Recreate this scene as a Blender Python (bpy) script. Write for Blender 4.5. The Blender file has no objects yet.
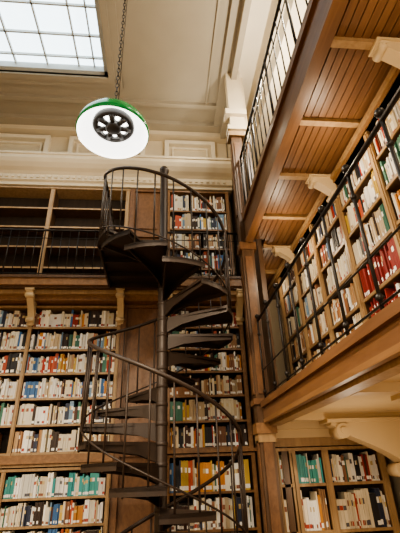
import bpy, math, random
from mathutils import Vector, Matrix
R = random.Random(11)

# ---------------------------------------------------------------- materials
def newmat(name):
    m = bpy.data.materials.new(name); m.use_nodes = True
    nt = m.node_tree
    return m, nt, nt.nodes["Principled BSDF"]

def wood(name, c1, c2, rough=0.45, scale=(3, 3, 30), bump=0.15):
    m, nt, b = newmat(name)
    tc = nt.nodes.new("ShaderNodeTexCoord"); mp = nt.nodes.new("ShaderNodeMapping")
    mp.inputs["Scale"].default_value = scale
    n = nt.nodes.new("ShaderNodeTexNoise"); n.inputs["Scale"].default_value = 1.5
    n.inputs["Detail"].default_value = 6; n.inputs["Distortion"].default_value = 0.6
    r = nt.nodes.new("ShaderNodeValToRGB")
    r.color_ramp.elements[0].position = 0.3; r.color_ramp.elements[0].color = (*c1, 1)
    r.color_ramp.elements[1].position = 0.72; r.color_ramp.elements[1].color = (*c2, 1)
    nt.links.new(tc.outputs["Object"], mp.inputs["Vector"]); nt.links.new(mp.outputs[0], n.inputs["Vector"])
    nt.links.new(n.outputs["Fac"], r.inputs["Fac"]); nt.links.new(r.outputs[0], b.inputs["Base Color"])
    b.inputs["Roughness"].default_value = rough
    bp = nt.nodes.new("ShaderNodeBump"); bp.inputs["Strength"].default_value = bump; bp.inputs["Distance"].default_value = 0.01
    nt.links.new(n.outputs["Fac"], bp.inputs["Height"]); nt.links.new(bp.outputs[0], b.inputs["Normal"])
    return m

def plain(name, c, rough=0.6, metal=0.0, emit=0, ec=None, var=0.06):
    m, nt, b = newmat(name)
    n = nt.nodes.new("ShaderNodeTexNoise"); n.inputs["Scale"].default_value = 4; n.inputs["Detail"].default_value = 4
    tc = nt.nodes.new("ShaderNodeTexCoord"); nt.links.new(tc.outputs["Object"], n.inputs["Vector"])
    r = nt.nodes.new("ShaderNodeValToRGB")
    r.color_ramp.elements[0].color = (*[max(0, v*(1-var)) for v in c], 1)
    r.color_ramp.elements[1].color = (*[min(1, v*(1+var)) for v in c], 1)
    nt.links.new(n.outputs["Fac"], r.inputs["Fac"]); nt.links.new(r.outputs[0], b.inputs["Base Color"])
    b.inputs["Roughness"].default_value = rough; b.inputs["Metallic"].default_value = metal
    if emit:
        b.inputs["Emission Color"].default_value = (*(ec or c), 1); b.inputs["Emission Strength"].default_value = emit
    return m

OAK = wood("oak_tan", (0.27, 0.165, 0.077), (0.40, 0.265, 0.137), 0.45, (14, 14, 1.2))
OAKH = wood("oak_honey", (0.18, 0.091, 0.037), (0.28, 0.148, 0.065), 0.4, (14, 1.2, 14))
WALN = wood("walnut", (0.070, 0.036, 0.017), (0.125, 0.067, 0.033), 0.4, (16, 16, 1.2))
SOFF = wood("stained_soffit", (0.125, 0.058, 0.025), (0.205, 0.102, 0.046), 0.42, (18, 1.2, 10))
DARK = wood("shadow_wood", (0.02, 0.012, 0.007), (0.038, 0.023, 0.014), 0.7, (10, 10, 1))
CREAM = plain("cream_plaster", (0.60, 0.51, 0.37), 0.7)
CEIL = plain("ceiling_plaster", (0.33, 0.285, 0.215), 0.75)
LINT = plain("lit_plaster", (0.74, 0.66, 0.52), 0.7)  # lamp light painted in: lighter plaster for gallery ceiling, cornice and frieze frames
CARV = plain("carved_cream", (0.62, 0.48, 0.29), 0.5)
IRON = plain("black_iron", (0.018, 0.014, 0.012), 0.4, 0.4)
BRONZE = plain("stair_iron", (0.040, 0.026, 0.019), 0.45, 0.2)
FLOORM = wood("floor_oak", (0.2, 0.11, 0.05), (0.32, 0.19, 0.1), 0.4, (12, 1, 1))
GLOW = plain("skylight_glass", (0.7, 0.85, 0.95), 0.3, 0, 3.7, (0.76, 0.92, 1.0))
FRAME = plain("skylight_frame", (0.45, 0.46, 0.44), 0.5)
GREEN = plain("green_enamel", (0.01, 0.38, 0.09), 0.2)
LAMPIN = plain("white_enamel", (0.9, 0.9, 0.88), 0.3, 0, 2.6, (1, 0.99, 0.95))
BULB = plain("bulb", (1, 1, 1), 0.3, 0, 8, (1, 0.96, 0.88))
BLACK = plain("lamp_housing", (0.04, 0.04, 0.04), 0.4, 0.3)

BOOK, _nt, _b = newmat("book_cloth")
_a = _nt.nodes.new("ShaderNodeAttribute"); _a.attribute_name = "Col"
_nt.links.new(_a.outputs["Color"], _b.inputs["Base Color"]); _b.inputs["Roughness"].default_value = 0.55

# ---------------------------------------------------------------- mesh builder
class MB:
    def __init__(s): s.v = []; s.f = []; s.m = []; s.mats = []; s.smooth = []; s.col = []
    def mi(s, mat):
        if mat not in s.mats: s.mats.append(mat)
        return s.mats.index(mat)
    def face(s, idx, mat, sm=False, col=None):
        s.f.append(idx); s.m.append(s.mi(mat)); s.smooth.append(sm); s.col.append(col)
    def hexa(s, pts, mat):
        b = len(s.v); s.v += [tuple(p) for p in pts]
        for q in ((0,3,2,1),(4,5,6,7),(0,1,5,4),(1,2,6,5),(2,3,7,6),(3,0,4,7)):
            s.face([b+i for i in q], mat)
    def box(s, x0, x1, y0, y1, z0, z1, mat):
        s.hexa([(x0,y0,z0),(x1,y0,z0),(x1,y1,z0),(x0,y1,z0),(x0,y0,z1),(x1,y0,z1),(x1,y1,z1),(x0,y1,z1)], mat)
    def prism(s, pts, off, mat, sm=False):
        b = len(s.v); n = len(pts); off = Vector(off)
        s.v += [tuple(p) for p in pts] + [tuple(Vector(p)+off) for p in pts]
        s.face([b+i for i in range(n)], mat); s.face([b+n+i for i in range(n)][::-1], mat)
        for i in range(n):
            j = (i+1) % n
            s.face([b+i, b+j, b+n+j, b+n+i], mat, sm)
    def tube(s, pts, r, mat, n=8, cap=True):
        pts = [Vector(p) for p in pts]; b = len(s.v)
        t0 = (pts[1]-pts[0]).normalized()
        up = Vector((0,0,1)) if abs(t0.z) < 0.9 else Vector((1,0,0))
        nrm = (up - t0*up.dot(t0)).normalized()
        rr = r if isinstance(r, (list, tuple)) else [r]*len(pts)
        for i, p in enumerate(pts):
            if i == 0: t = t0
            elif i == len(pts)-1: t = (pts[i]-pts[i-1]).normalized()
            else: t = (pts[i+1]-pts[i-1]).normalized()
            nrm = (nrm - t*nrm.dot(t)).normalized(); bn = t.cross(nrm)
            for k in range(n):
                a = 2*math.pi*k/n
                s.v.append(tuple(p + (nrm*math.cos(a)+bn*math.sin(a))*rr[i]))
        for i in range(len(pts)-1):
            for k in range(n):
                k2 = (k+1) % n
                s.face([b+i*n+k, b+i*n+k2, b+(i+1)*n+k2, b+(i+1)*n+k], mat, True)
        if cap:
            s.face([b+k for k in range(n)][::-1], mat); s.face([b+(len(pts)-1)*n+k for k in range(n)], mat)
    def lathe(s, prof, c, mat, n=24):
        b = len(s.v)
        for r, z in prof:
            for k in range(n):
                a = 2*math.pi*k/n
                s.v.append((c[0]+r*math.cos(a), c[1]+r*math.sin(a), c[2]+z))
        for i in range(len(prof)-1):
            for k in range(n):
                k2 = (k+1) % n
                s.face([b+i*n+k, b+i*n+k2, b+(i+1)*n+k2, b+(i+1)*n+k], mat, True)
    def ball(s, c, r, mat, n=10):
        pr = [(r*math.sin(math.pi*i/6)+1e-4, -r*math.cos(math.pi*i/6)) for i in range(7)]
        s.lathe(pr, c, mat, n)
    def console(s, o, out, wd, L, H, th, mat):
        o = Vector(o); out = Vector(out); wd = Vector(wd)
        P = [(0,0),(L,0),(L,-0.1*H)]
        for i in range(15):
            t = i/14
            x = L*(0.10 + 0.86*(0.5+0.5*math.cos(math.pi*t**0.75)))
            P.append((x, -H*(0.12+0.80*t)))
        P += [(0.05*L,-H),(0,-H)]
        s.prism([o - wd*th/2 + out*x + Vector((0,0,z)) for x, z in P], wd*th, mat)
        for (x, z, r) in ((0.86*L,-0.2*H,0.13*min(H,L)),(0.2*L,-0.86*H,0.11*min(H,L))):
            c = o + out*x + Vector((0,0,z))
            s.tube([c-wd*(th*0.62), c+wd*(th*0.62)], r, mat, 16)
            s.tube([c-wd*(th*0.72), c+wd*(th*0.72)], r*0.45, mat, 12)
        s.prism([o - wd*th*0.7 + out*x + Vector((0,0,z)) for x, z in ((0,0),(L*1.06,0),(L*1.06,-.06*H),(0,-.06*H))], wd*th*1.4, mat)
    def obj(s, name, parent=None):
        me = bpy.data.meshes.new(name); me.from_pydata(s.v, [], s.f)
        for m in s.mats: me.materials.append(m)
        me.polygons.foreach_set("material_index", s.m); me.polygons.foreach_set("use_smooth", s.smooth)
        if any(c is not None for c in s.col):
            at = me.color_attributes.new("Col", 'FLOAT_COLOR', 'CORNER'); data = []
            for f, c in zip(s.f, s.col):
                c = c or (0.5,0.5,0.5); data += [c[0], c[1], c[2], 1.0]*len(f)
            at.data.foreach_set("color", data)
        me.update()
        o = bpy.data.objects.new(name, me); bpy.context.collection.objects.link(o)
        if parent: o.parent = parent
        return o

# ---------------------------------------------------------------- books
PALE = [(0.82,0.77,0.64),(0.88,0.86,0.80),(0.74,0.66,0.50),(0.90,0.88,0.84),(0.78,0.70,0.56),(0.64,0.51,0.34)]
DKC = [(0.02,0.02,0.025),(0.03,0.04,0.08),(0.08,0.03,0.02),(0.045,0.025,0.018)]
COLR = [(0.45,0.04,0.02),(0.05,0.16,0.38),(0.05,0.17,0.12),(0.58,0.24,0.04),(0.48,0.09,0.04),(0.20,0.32,0.46),(0.62,0.42,0.08),(0.28,0.13,0.07),(0.38,0.22,0.11)]
TEAL = [(0.04,0.36,0.38),(0.10,0.42,0.42),(0.06,0.34,0.32),(0.82,0.82,0.78),(0.80,0.80,0.74)]
def pick(kind):
    u = R.random()
    if kind == 'teal': c = R.choice(TEAL if u < .7 else PALE)
    elif kind == 'red': c = R.choice([(0.22,0.02,0.02),(0.17,0.015,0.015),(0.27,0.03,0.025)] if u < .8 else PALE)
    elif kind == 'dark': c = R.choice(DKC if u < .4 else (COLR if u < .65 else PALE))
    elif kind == 'mix': c = R.choice(PALE if u < .50 else (DKC if u < .66 else COLR))
    elif kind == 'tan': c = R.choice([(0.42,0.22,0.10),(0.5,0.32,0.17),(0.33,0.14,0.06)] if u < .45 else (PALE if u < .85 else DKC))
    else: c = R.choice(PALE if u < .66 else (DKC if u < .79 else COLR))
    k = R.uniform(0.72, 1.06)
    return tuple(min(0.92, x*k) for x in c)

def add_books(mb, o, a, d, width, z0, hmax, kind):
    o = Vector(o); s = 0.004; run = None; rl = 0
    end = width - (R.uniform(0.03, 0.16) if R.random() < .15 else 0.003)
    while True:
        if rl <= 0:
            rl = R.choice([1,1,1,1,1,2,2,3,5]); h = hmax*R.uniform(0.66, 0.94); run = (pick(kind), h, R.choice([R.uniform(0.010, 0.022), R.uniform(.014,.036)]))
        rl -= 1
        c, h, w = run
        h = h*R.uniform(0.985, 1.01); w = w*R.uniform(.93, 1.05)
        if s + w > end: break
        t0 = R.uniform(0.006, 0.03); t1 = t0 + 0.18
        def P(ss, tt, zz): return tuple(o + a*ss + d*tt + Vector((0,0,z0+zz)))
        b = len(mb.v); zs = [0, h*.07, h*.2, h*.62, h*.78, h]
        lab = (0.87,0.86,0.82) if sum(c) < 1.5 else R.choice([(0.25,0.1,0.06),(0.1,0.1,0.12),(0.6,0.5,0.3),(.4,.06,.04)])
        cols = [c, lab if R.random() < .6 else c, c, (0.55,0.42,0.2) if R.random() < .2 else (lab if R.random()<.3 else c), c]
        w2 = w - 0.0018
        for z in zs: mb.v += [P(s,t0,z), P(s+w2,t0,z)]
        for i in range(5): mb.face([b+2*i, b+2*i+1, b+2*i+3, b+2*i+2], BOOK, False, cols[i])
        e = len(mb.v)
        mb.v += [P(s,t1,0), P(s+w2,t1,0), P(s+w2,t1,h), P(s,t1,h)]
        mb.face([b+10, b+11, e+2, e+3], BOOK, False, (0.72,0.68,0.58))
        mb.face([b, e, e+3, b+10], BOOK, False, c); mb.face([b+1, b+11, e+2, e+1], BOOK, False, c)
        mb.face([b, b+1, e+1, e], BOOK, False, c); mb.face([e, e+1, e+2, e+3], BOOK, False, c)
        s += w
        if R.random() < .01: s += R.uniform(.02, .06)

def bookcase(o, a, d, edges, shelves, ztop, depth=0.27, frame=OAK, fill='pale', kinds=None, post=0.05, zbase=None, inner=WALN, name="bookcase"):
    o = Vector(o); a = Vector(a); d = Vector(d); mb = MB(); bk = MB()
    def B(s0, s1, t0, t1, z0, z1, m):
        c = [o+a*s+d*t for s, t in ((s0,t0),(s1,t0),(s1,t1),(s0,t1))]
        mb.hexa([(p.x,p.y,z0) for p in c]+[(p.x,p.y,z1) for p in c], m)
    zb = zbase if zbase is not None else shelves[0]-0.03
    B(edges[0], edges[-1], depth, depth+0.02, zb, ztop, DARK)  # dark back and inner boards put the shade around the books into colour
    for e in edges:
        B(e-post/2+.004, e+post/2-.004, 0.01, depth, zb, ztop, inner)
        B(e-post/2, e+post/2, -0.012, 0.01, zb, ztop, frame)
        B(e-post/2+.012, e+post/2-.012, -0.022, -0.012, zb+.05, ztop-.02, frame)
    B(edges[0]-post/2, edges[-1]+post/2, -0.02, depth, ztop, ztop+0.03, frame)
    for i in range(len(edges)-1):
        s0 = edges[i]+post/2; s1 = edges[i+1]-post/2
        for j, z in enumerate(shelves):
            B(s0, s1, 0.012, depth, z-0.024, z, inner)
            B(s0, s1, 0.0, 0.012, z-0.026, z+.001, frame)
            top = shelves[j+1]-0.024 if j+1 < len(shelves) else ztop
            k = kinds(i, j) if kinds else fill
            if k: add_books(bk, o + a*s0, a, d, s1-s0, z, top-z, k)
    ob = mb.obj(name)
    if bk.f: bk.obj("books", ob)
    return ob

X = Vector((1,0,0)); Y = Vector((0,1,0)); NY = Vector((0,-1,0)); NX = Vector((-1,0,0))
FZ = -1.62; CZ = 5.95; XL = -4.3; YB = -4.0

# ---------------------------------------------------------------- room shell
m = MB(); m.box(XL, 3.0, YB, 6.1, FZ-.1, FZ, FLOORM); m.obj("floor")
m = MB(); m.box(XL, 3.0, 5.95, 6.1, FZ, 6.4, CREAM); m.obj("wall_back")
m = MB(); m.box(XL-.1, XL, YB, 6.1, FZ, 6.4, CREAM); m.obj("wall_left")
m = MB(); m.box(1.98, 2.08, YB, 5.95, 0.62, CZ, CREAM); m.obj("wall_right")
m = MB(); m.box(2.5, 2.6, YB, 5.95, FZ, 0.62, CREAM); m.obj("wall_right")
sx0, sx1, sy0, sy1 = -3.55, -0.92, 0.9, 4.55
m = MB()
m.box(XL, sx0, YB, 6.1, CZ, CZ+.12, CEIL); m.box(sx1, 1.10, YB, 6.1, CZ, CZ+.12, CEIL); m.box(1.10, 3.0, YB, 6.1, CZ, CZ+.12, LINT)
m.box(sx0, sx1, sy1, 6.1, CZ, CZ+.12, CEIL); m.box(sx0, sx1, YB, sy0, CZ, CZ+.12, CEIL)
m.obj("ceiling")
m = MB()
zg = CZ+0.10
m.box(sx0, sx1, sy0, sy1, zg+.03, zg+.05, GLOW)
m.box(sx0, sx0+.07, sy0, sy1, zg-.10, zg+.03, FRAME); m.box(sx1-.07, sx1, sy0, sy1, zg-.10, zg+.03, FRAME)
m.box(sx0, sx1, sy0, sy0+.07, zg-.10, zg+.03, FRAME); m.box(sx0, sx1, sy1-.07, sy1, zg-.10, zg+.03, FRAME)
m.box(sx0, sx1, sy1-.24, sy1-.22, zg-.02, zg+.03, FRAME); m.box(sx1-.24, sx1-.22, sy0, sy1, zg-.02, zg+.03, FRAME)
x = sx1-.48
while x > sx0: m.box(x-.012, x+.012, sy0, sy1, zg-.02, zg+.03, FRAME); x -= .5
y = sy1-.6
while y > sy0: m.box(sx0, sx1, y-.012, y+.012, zg-.02, zg+.03, FRAME); y -= .44
m.obj("window_1")
m = MB()
for k, (e, t) in enumerate(((.10,.07),(.22,.04))):
    m.box(sx0-e, sx1+e, sy1, sy1+e, CZ-t, CZ, CEIL); m.box(sx1, sx1+e, sy0-e, sy1+e, CZ-t-.002, CZ, CEIL)
    m.box(sx0-e, sx0, sy0-e, sy1+e, CZ-t-.002, CZ, CEIL); m.box(sx0-e, sx1+e, sy0-e, sy0, CZ-t, CZ, CEIL)
m.obj("trim_1")
m = MB()
m.box(XL, 1.08, 5.0, 5.08, CZ-.07, CZ, CEIL); m.box(XL, 1.08, 5.45, 5.62, CZ-.09, CZ, CEIL); m.box(XL, 1.22, 5.62, 5.95, CZ-.18, CZ, CREAM)
m.box(1.08, 1.17, YB, 5.62, CZ-.24, CZ, CEIL); m.box(.93, 1.08, YB, 5.62, CZ-.08, CZ, CEIL); m.box(.74, .77, YB, 5.0, CZ-.03, CZ, CEIL)
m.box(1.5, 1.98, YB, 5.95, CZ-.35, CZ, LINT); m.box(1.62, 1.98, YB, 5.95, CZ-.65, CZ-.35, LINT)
m.obj("trim_2")
m = MB()
prof = [(5.95,4.47),(5.60,4.47),(5.60,4.53),(5.56,4.55),(5.56,4.66),(5.52,4.70),(5.46,4.74),(5.40,4.80),(5.36,4.86),(5.36,4.92),(5.34,4.93),(5.34,4.97),(5.95,4.97)]
m.prism([(XL, y, z) for y, z in prof], (1.22-XL, 0, 0), CREAM)
x = XL+.05
while x < 1.15: m.box(x, x+.05, 5.54, 5.56, 4.58, 4.64, CREAM); x += .1
m.obj("trim_3")
m = MB()
def rframe(mb, x0, x1, z0, z1, y, w, t, mat):
    mb.box(x0, x1, y-t, y, z0, z0+w, mat); mb.box(x0, x1, y-t, y, z1-w, z1, mat)
    mb.box(x0, x0+w, y-t, y, z0+w, z1-w, mat); mb.box(x1-w, x1, y-t, y, z0+w, z1-w, mat)
m.box(XL, 1.22, 5.80, 5.95, 4.97, CZ-.18, CREAM)
for x0, x1 in ((.02,.98),(-1.75,-.35),(-3.6,-2.1)):
    rframe(m, x0, x1, 5.08, 5.72, 5.80, .08, .09, LINT); rframe(m, x0+.14, x1-.14, 5.22, 5.58, 5.80, .03, .04, LINT)
m.obj("trim_4")

# ---------------------------------------------------------------- back bookcases
FY = 5.65
SH = [.33+.326*k for k in range(6)]
kinds_l = lambda i, j: R.choice(['pale','pale','mix']) if j > 1 else ('mix' if j else 'tan')
bookcase((0,FY,0), X, Y, [-4.25,-3.10,-1.86,-.62], SH, 2.25, kinds=kinds_l)
bookcase((0,FY,0), X, Y, [.09,1.18], SH, 2.25, kinds=lambda i,j: ['dark','mix','tan','mix','mix','pale'][j], post=.06, frame=OAKH)
bookcase((0,FY-.06,0), X, Y, [-4.25,-3.10,-1.86,-.62], [-1.54,-1.28,-1.0,-.72,-.44,-.16], .12, kinds=lambda i,j: 'teal' if j==5 else 'mix')
bookcase((0,FY-.06,0), X, Y, [.09,1.18], [-1.54,-1.30,-.94,-.56,-.17], .22, kinds=lambda i,j: 'mix' if j==4 else 'pale', frame=OAKH)
m = MB(); m.box(XL, -.58, FY-.10, FY+.25, .165, .20, OAK); m.box(XL, -.58, FY-.14, FY+.25, .20, .235, OAKH); m.box(XL, -.58, FY-.06, FY+.25, .235, .30, OAKH)
m.box(.05, 1.22, FY-.12, FY+.25, .262, .30, OAKH)
m.obj("trim_5")
UP = [2.66, 2.93, 3.30, 3.67, 4.04]
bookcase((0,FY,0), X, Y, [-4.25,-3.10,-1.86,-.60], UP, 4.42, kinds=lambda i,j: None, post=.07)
bookcase((0,FY,0), X, Y, [.09,1.12], UP, 4.42, kinds=lambda i,j: ['mix','dark','tan','mix','mix'][j], post=.06, frame=OAKH)
def panel(x0, x1, z0, z1, nz, mat, name):
    m = MB(); m.box(x0, x1, FY+.02, FY+.29, z0, z1, mat)
    for sx in (x0, x1-.08): m.box(sx, sx+.08, FY-.03, FY+.02, z0, z1, mat)
    hh = (z1-z0)/nz
    for i in range(nz+1):
        z = z0+hh*i; m.box(x0+.08, x1-.08, FY-.02, FY+.02, max(z0,z-.05), min(z1,z+.05), mat)
    for i in range(nz):
        m.box(x0+.15, x1-.15, FY, FY+.02, z0+hh*i+.12, z0+hh*(i+1)-.12, mat)
    return m.obj(name)
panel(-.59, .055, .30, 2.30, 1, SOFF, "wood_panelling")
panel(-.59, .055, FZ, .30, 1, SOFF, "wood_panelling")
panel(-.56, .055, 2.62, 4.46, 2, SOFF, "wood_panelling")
m = MB()
m.box(XL, 1.22, 5.35, 5.94, 2.44, 2.60, WALN)
m.box(XL, 1.22, 5.31, 5.35, 2.47, 2.62, OAKH); m.box(XL, 1.22, 5.29, 5.33, 2.58, 2.62, WALN)
m.box(XL, 1.22, 5.50, 5.94, 2.31, 2.44, OAKH); m.box(XL, 1.22, 5.42, 5.50, 2.38, 2.44, OAK)
for x in (-3.10,-1.86,-.60,.09,1.16):
    m.console((x, 5.64, 2.44), NY, X, .28, .46, .09, CARV)
m.obj("back_gallery")
def rail_run(m, p0, p1, z0, z1, n, r=.008, mids=(), posts=0, ball=False, mat=IRON, top=.018):
    p0 = Vector(p0); p1 = Vector(p1)
    def at(t, z): p = p0.lerp(p1, t); return (p.x, p.y, z)
    m.tube([at(0,z1), at(1,z1)], top, mat); m.tube([at(0,z0+.06), at(1,z0+.06)], .008, mat)
    for z in mids: m.tube([at(0,z), at(1,z)], .007, mat)
    for i in range(n+1):
        t = i/n; thick = posts and i % posts == 0
        m.tube([at(t,z0), at(t,z1+(.03 if thick else 0))], r*1.8 if thick else r, mat, 6)
        if thick and ball:
            m.ball(at(t,z1+.05), .028, mat); m.ball(at(t,z1-.16), .02, mat); m.ball(at(t,z0+.1), .022, mat)
m = MB()
rail_run(m, (XL,5.38,0), (-.78,5.38,0), 2.62, 3.42, 28, .006, (3.28,), 4)
rail_run(m, (-.02,5.38,0), (1.18,5.38,0), 2.62, 3.42, 10, .006, (3.28,), 5)
m.obj("back_gallery_railing")

# ---------------------------------------------------------------- right galleries
XG = 1.05; XR = 1.70
m = MB()
m.box(XG+.02, 2.5, YB, 4.42, .50, .62, CARV); m.box(1.31, 2.5, 4.42, 5.94, .50, .62, CARV)
m.box(XG, XG+.05, YB, 4.28, .47, .64, SOFF); m.box(XG-.03, XG+.03, YB, 4.25, .60, .66, SOFF)
m.box(XG-.015, XG+.03, YB, 4.25, .455, .49, OAKH)
m.box(XG+.05, XG+.16, YB, 4.28, .43, .50, OAK); m.box(XG+.16, XG+.22, YB, 4.28, .46, .50, OAK)
for y in (4.0, 2.6, 1.2, -.2, -1.6, -3.0): m.box(XG+.2, 2.5, y-.06, y+.06, .44, .50, CARV)
for y in (4.0, 2.6, 1.2, -.2):
    m.console((2.34, y, .44), NX, Y, .74, .52, .16, CARV)
    m.box(2.34, 2.5, y-.10, y+.10, FZ, .44, CARV)
m.obj("right_gallery")
m = MB()
rail_run(m, (XG+.03,4.24,0), (XG+.03,-3.2,0), .66, 1.54, 18, .0065, (.98,), 1, True, top=.015)
m.obj("right_gallery_railing")
m = MB()
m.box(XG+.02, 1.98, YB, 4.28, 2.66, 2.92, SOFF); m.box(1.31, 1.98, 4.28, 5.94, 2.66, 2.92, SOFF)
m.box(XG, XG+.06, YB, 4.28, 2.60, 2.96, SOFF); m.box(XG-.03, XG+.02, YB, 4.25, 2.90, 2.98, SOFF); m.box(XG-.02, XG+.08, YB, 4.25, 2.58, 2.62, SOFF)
x = XG+.12
while x < XR-.05: m.box(x, x+.055, YB, 4.28 if x < 1.31 else 5.6, 2.648, 2.66, SOFF); x += .062
y = 5.85; k = 0
while y > YB:
    x0 = XG+.06 if y < 4.28 else 1.31
    m.box(x0, XR+.02, y-.028, y+.028, 2.61, 2.66, OAK)
    if k % 2 == 0: m.console((XR-.01, y, 2.61), NX, Y, .24, .26, .10, CARV)
    y -= .7; k += 1
m.obj("upper_gallery")
m = MB()
rail_run(m, (XG+.03,4.24,0), (XG+.03,-3.2,0), 2.98, 3.96, 50, .008, (3.14,3.80), 5)
m.obj("upper_gallery_railing")
ed = []
y = -1.15
while y < 5.7: ed.append(y); y += .70
def kr(i, j):
    if j in (0,1,2): return 'red' if (i in (4,5)) else 'tan'
    return R.choice(['pale','mix','pale'])
bookcase((XR,0,0), Y, X, ed, [.64,.96,1.28,1.60,1.92,2.22], 2.52, kinds=kr, frame=OAK, post=.06, depth=.25)
m = MB(); m.box(XR-.05, 1.97, YB, 5.94, 2.56, 2.60, OAK); m.box(XR-.03, 1.97, YB, 5.94, 2.52, 2.56, OAKH); m.obj("trim_6")
bookcase((XR,0,0), Y, X, ed, [2.96,3.30,3.64,3.98], 4.30, kinds=lambda i,j:'mix', frame=OAK, post=.06, depth=.25)
m = MB(); m.box(1.31, 1.66, 5.75, 5.94, .63, 2.58, SOFF); rframe(m, 1.34,1.64,.8,1.5,5.75,.05,.03,WALN); rframe(m,1.34,1.64,1.6,2.4,5.75,.05,.03,WALN)
m.obj("door_1")
m = MB(); m.box(1.24, 1.30, 4.46, 5.95, FZ, 4.5, WALN); m.box(1.24,1.31,4.46,5.95,4.5,CZ,CREAM); m.obj("wall_pier")
m = MB()
m.box(.99, 1.14, 4.30, 4.44, FZ, 4.5, WALN)
for z0, z1 in ((-1.3,.3),(.75,2.4),(3.05,4.3)):
    m.box(1.02, 1.11, 4.285, 4.30, z0, z1, SOFF); m.box(.975, .99, 4.33, 4.41, z0, z1, SOFF)
m.box(.96, 1.17, 4.26, 4.45, .36, .46, OAKH); m.box(.975, 1.155, 4.28, 4.45, .28, .36, OAK); m.box(.96,1.17,4.27,4.45,.64,.70,SOFF)
m.box(.96, 1.17, 4.27, 4.45, 2.50, 2.60, SOFF); m.box(.95, 1.18, 4.26, 4.45, 4.42, 4.50, OAK)
m.box(1.0, 1.23, 4.32, 4.45, 4.5, CZ, CREAM); m.box(.95,1.25,4.27,4.45,4.56,4.64,CREAM); m.box(.93,1.25,4.25,4.45,4.86,4.96,CREAM)
m.obj("corner_pilaster")
bookcase((0,4.47,0), X, Y, [1.35,1.70,2.30], [-1.5,-1.2,-.86,-.50,-.10], .20, kinds=lambda i,j: 'teal' if (j==4 and i==0) else ('mix' if j<4 else 'pale'), frame=OAK, post=.07)
bookcase((0,4.46,0), X, Y, [1.19,1.33], [-1.5,-1.2,-.86,-.50,-.10], .20, depth=.2, kinds=lambda i,j: 'teal' if j==4 else 'mix', frame=OAK, post=.03)
m = MB(); m.box(1.15, 2.5, 4.43, 4.7, .24, .32, OAK); m.box(1.15, 2.5, 4.39, 4.7, .32, .40, CARV); m.box(1.15,2.5,4.33,4.7,.40,.50,CARV); m.obj("trim_7")

# ---------------------------------------------------------------- spiral staircase
PX, PY, RAD = 0.01, 4.10, 0.75
st = bpy.data.objects.new("spiral_staircase", None); bpy.context.collection.objects.link(st)
def pt(phi, r, z):
    th = math.radians(180-phi); return Vector((PX+r*math.cos(th), PY+r*math.sin(th), z))
def tz(phi): return .38 + 2.1*phi/360
m = MB(); m.lathe([(.001,FZ),(.12,FZ),(.12,FZ+.03),(.065,FZ+.06),(.055,FZ+.1),(.055,2.5),(.048,2.54),(.048,3.52),(.06,3.54),(.06,3.58),(.03,3.62),(.001,3.64)], (PX,PY,0), BRONZE, 24); m.obj("central_pole", st)
m = MB()
for k in range(-11, 12):
    z = .38+.175*(k+.5); p0 = 30*k-3; p1 = 30*k+31
    if k == 11: p1 = 360
    out = [pt(p0+(p1-p0)*i/6, RAD, z) for i in range(7)]
    inn = [pt(p1-4, .05, z), pt(p0+4, .05, z)]
    m.prism(out+inn, (0,0,-.028), BRONZE)
    for i in range(6):
        a0 = out[i]; a1 = out[i+1]; b0 = pt(p0+(p1-p0)*i/6, RAD-.012, z); b1 = pt(p0+(p1-p0)*(i+1)/6, RAD-.012, z)
        m.hexa([(q.x,q.y,z-.06) for q in (a0,a1,b1,b0)]+[(q.x,q.y,z) for q in (a0,a1,b1,b0)], BRONZE)
    for ph in (p0+3, p1-3):
        A = pt(ph,.05,z-.028); B_ = pt(ph,RAD-.02,z-.028); t = (pt(ph+90,1,0)-pt(ph+90,0,0))*.008
        q = [A, B_, B_-Vector((0,0,.03)), A.lerp(B_,.6)-Vector((0,0,.05)), A.lerp(B_,.25)-Vector((0,0,.08)), A-Vector((0,0,.14))]
        m.prism([v-t for v in q], t*2, BRONZE)
    m.lathe([(.055,z-.034),(.060,z-.03),(.060,z),(.055,z+.004)], (PX,PY,0), BRONZE, 24)
m.obj("treads", st)
m = MB(); zl = 2.50
m.prism([pt(360,RAD,zl), (PX-RAD,5.28,zl), (PX-.02,5.28,zl), (PX-.02,PY,zl)], (0,0,-.035), BRONZE)
for yy in (4.12,4.5,4.9,5.25): m.box(PX-RAD, PX-.02, yy-.012, yy+.012, zl-.10, zl-.03, BRONZE)
m.box(PX-RAD-.01, PX-RAD+.012, PY, 5.28, zl-.11, zl+.01, BRONZE); m.box(PX-.03, PX-.01, PY+.05, 5.28, zl-.11, zl+.01, BRONZE)
m.obj("landing", st)
m = MB()
def hz(phi): return tz(phi)+.90
N = 130
m.tube([pt(-335+695*i/N, RAD-.01, hz(-335+695*i/N)) for i in range(N+1)] + [(PX-RAD+.01, PY+.15, hz(360)), (PX-RAD+.01, 5.28, hz(360))], .019, BRONZE, 10)
m.tube([pt(-335+695*i/N, RAD-.01, hz(-335+695*i/N)-.78) for i in range(N+1)], .009, BRONZE, 6)
m.tube([(PX-.01,PY,3.45),(PX-.01,5.28,3.40)], .017, BRONZE)
for k in range(-22, 24):
    ph = 15*k+7.5; zz = .38+.175*(math.floor(ph/30)+.5)
    p = pt(ph, RAD-.01, 0); m.tube([(p.x,p.y,zz-.07),(p.x,p.y,hz(ph))], .0085, BRONZE, 6)
for i in range(9):
    yy = PY+.05+i*.145
    m.tube([(PX-RAD+.01,yy,zl-.05),(PX-RAD+.01,yy,hz(360))], .0085, BRONZE, 6)
    if i % 2: m.tube([(PX-.01,yy,zl-.05),(PX-.01,yy,3.42)], .0085, BRONZE, 6)
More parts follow.
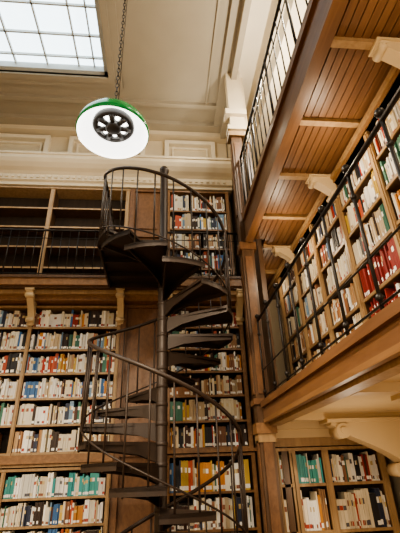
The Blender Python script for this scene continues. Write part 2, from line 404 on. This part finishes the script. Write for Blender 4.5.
p = pt(-335, RAD-.01, 0); m.tube([(p.x,p.y,FZ),(p.x,p.y,hz(-335)+.06)], .022, BRONZE, 10); m.ball((p.x,p.y,hz(-335)+.09), .04, BRONZE)
m.obj("handrail", st)

# ---------------------------------------------------------------- pendant lamps
def lamp(x, y, z, power):
    root = bpy.data.objects.new("pendant_lamp", None); bpy.context.collection.objects.link(root)
    c = (x, y, z)
    m = MB()
    m.lathe([(.258,-.022),(.266,-.012),(.264,.01),(.250,.055),(.215,.108),(.15,.155),(.09,.172),(.06,.178),(.055,.23),(.03,.25),(.001,.25)], c, GREEN, 48)
    m.lathe([(.258,-.022),(.25,-.006),(.236,.045),(.20,.09),(.14,.132),(.07,.15),(.001,.152)], c, LAMPIN, 48)
    m.obj("shade", root)
    m = MB()
    # round housing ring with white openings, and a central cap
    m.lathe([(.001,.02),(.045,.02),(.06,.032),(.06,.05),(.001,.05)], c, BLACK, 24)
    m.lathe([(.115,.045),(.145,.040),(.155,.055),(.150,.085),(.115,.085),(.110,.06),(.115,.045)], c, BLACK, 32)
    for k in range(7):
        a = k*2*math.pi/7+.2; m.tube([(x+.05*math.cos(a),y+.05*math.sin(a),z+.045),(x+.125*math.cos(a),y+.125*math.sin(a),z+.06)], [.017,.026], BLACK, 12)
    m.tube([(x,y,z+.04),(x,y,z+.15)], .03, BLACK, 12)
    m.obj("lamp_cluster", root)
    m = MB()
    for k in range(7):
        a = (k+.5)*2*math.pi/7+.2; m.ball((x+.085*math.cos(a), y+.085*math.sin(a), z+.06), .016, BULB)
    m.obj("bulbs", root)
    m = MB(); zz = z+.25; k = 0
    while zz < CZ-.05:
        pts = []
        for i in range(11):
            a = 2*math.pi*i/10; u = .012*math.cos(a); w = .028*math.sin(a)
            pts.append((x+(u if k % 2 else 0), y+(0 if k % 2 else u), zz+.028+w))
        m.tube(pts, .0035, IRON, 5, False); zz += .046; k += 1
    m.lathe([(.05,CZ-.03),(.06,CZ),(.001,CZ)], (x,y,0), IRON, 16)
    m.tube([(x+.02,y,z+.2),(x+.02,y,CZ)], .003, IRON, 5)
    m.obj("chain", root)
    L = bpy.data.lights.new("lamp_light", 'SPOT'); L.energy = power*1.3; L.color = (1,.84,.62); L.shadow_soft_size = .10
    L.spot_size = math.radians(176); L.spot_blend = .4
    o = bpy.data.objects.new("lamp_light", L); o.location = (x, y, z-.03); o.parent = root; bpy.context.collection.objects.link(o)
lamp(-.375, 2.22, 2.28, 150)
lamp(-2.9, 2.22, 2.28, 185)  # this and the next two: unseen pendants added as fill light
lamp(-.385, -1.3, 2.28, 370)
lamp(-2.9, -1.3, 2.28, 250)

def plight(loc, e, col=(1,.81,.57), r=.06):
    L = bpy.data.lights.new("bare_light", 'POINT'); L.energy = e; L.color = col; L.shadow_soft_size = r
    o = bpy.data.objects.new("bare_light", L); o.location = loc; bpy.context.collection.objects.link(o)
for y in (.9, 2.4, 3.75): plight((1.35, y, 2.25), 14)
plight((1.5, 5.0, 2.3), 3)
for y in (3.6, 2.2, .8): plight((1.45, y, 4.6), 75, (1,.92,.77))
plight((1.6, 3.4, -.1), 9); plight((1.7, 1.6, -.1), 8)  # added to brighten the soffit and consoles below the gallery, no fixture
plight((.5, 4.9, 5.2), 15, (1,.90,.72))  # added to brighten the frieze panel, no lamp hangs here
plight((-1.6, 4.4, 3.9), 24, (1,.84,.62))  # bare point light in mid-air, no fixture

# ---------------------------------------------------------------- world & camera
w = bpy.data.worlds.new("World"); bpy.context.scene.world = w; w.use_nodes = True
w.node_tree.nodes["Background"].inputs[0].default_value = (1,.85,.65,1); w.node_tree.nodes["Background"].inputs[1].default_value = .78
cam = bpy.data.cameras.new("camera"); co = bpy.data.objects.new("camera", cam); bpy.context.collection.objects.link(co)
u = Vector((-.0334,.8860,-.4625)).normalized(); d = Vector((-.0877,-.4635,-.8818)); d = (d-u*d.dot(u)).normalized(); r = d.cross(u)
M = Matrix((r, d, u)).to_4x4()
co.matrix_world = M
cam.sensor_fit = 'HORIZONTAL'; cam.sensor_width = 36; cam.lens = 402/400*36; cam.clip_start = .02
bpy.context.scene.camera = co
try: bpy.context.scene.view_settings.look = 'AgX - Medium High Contrast'
except Exception: pass
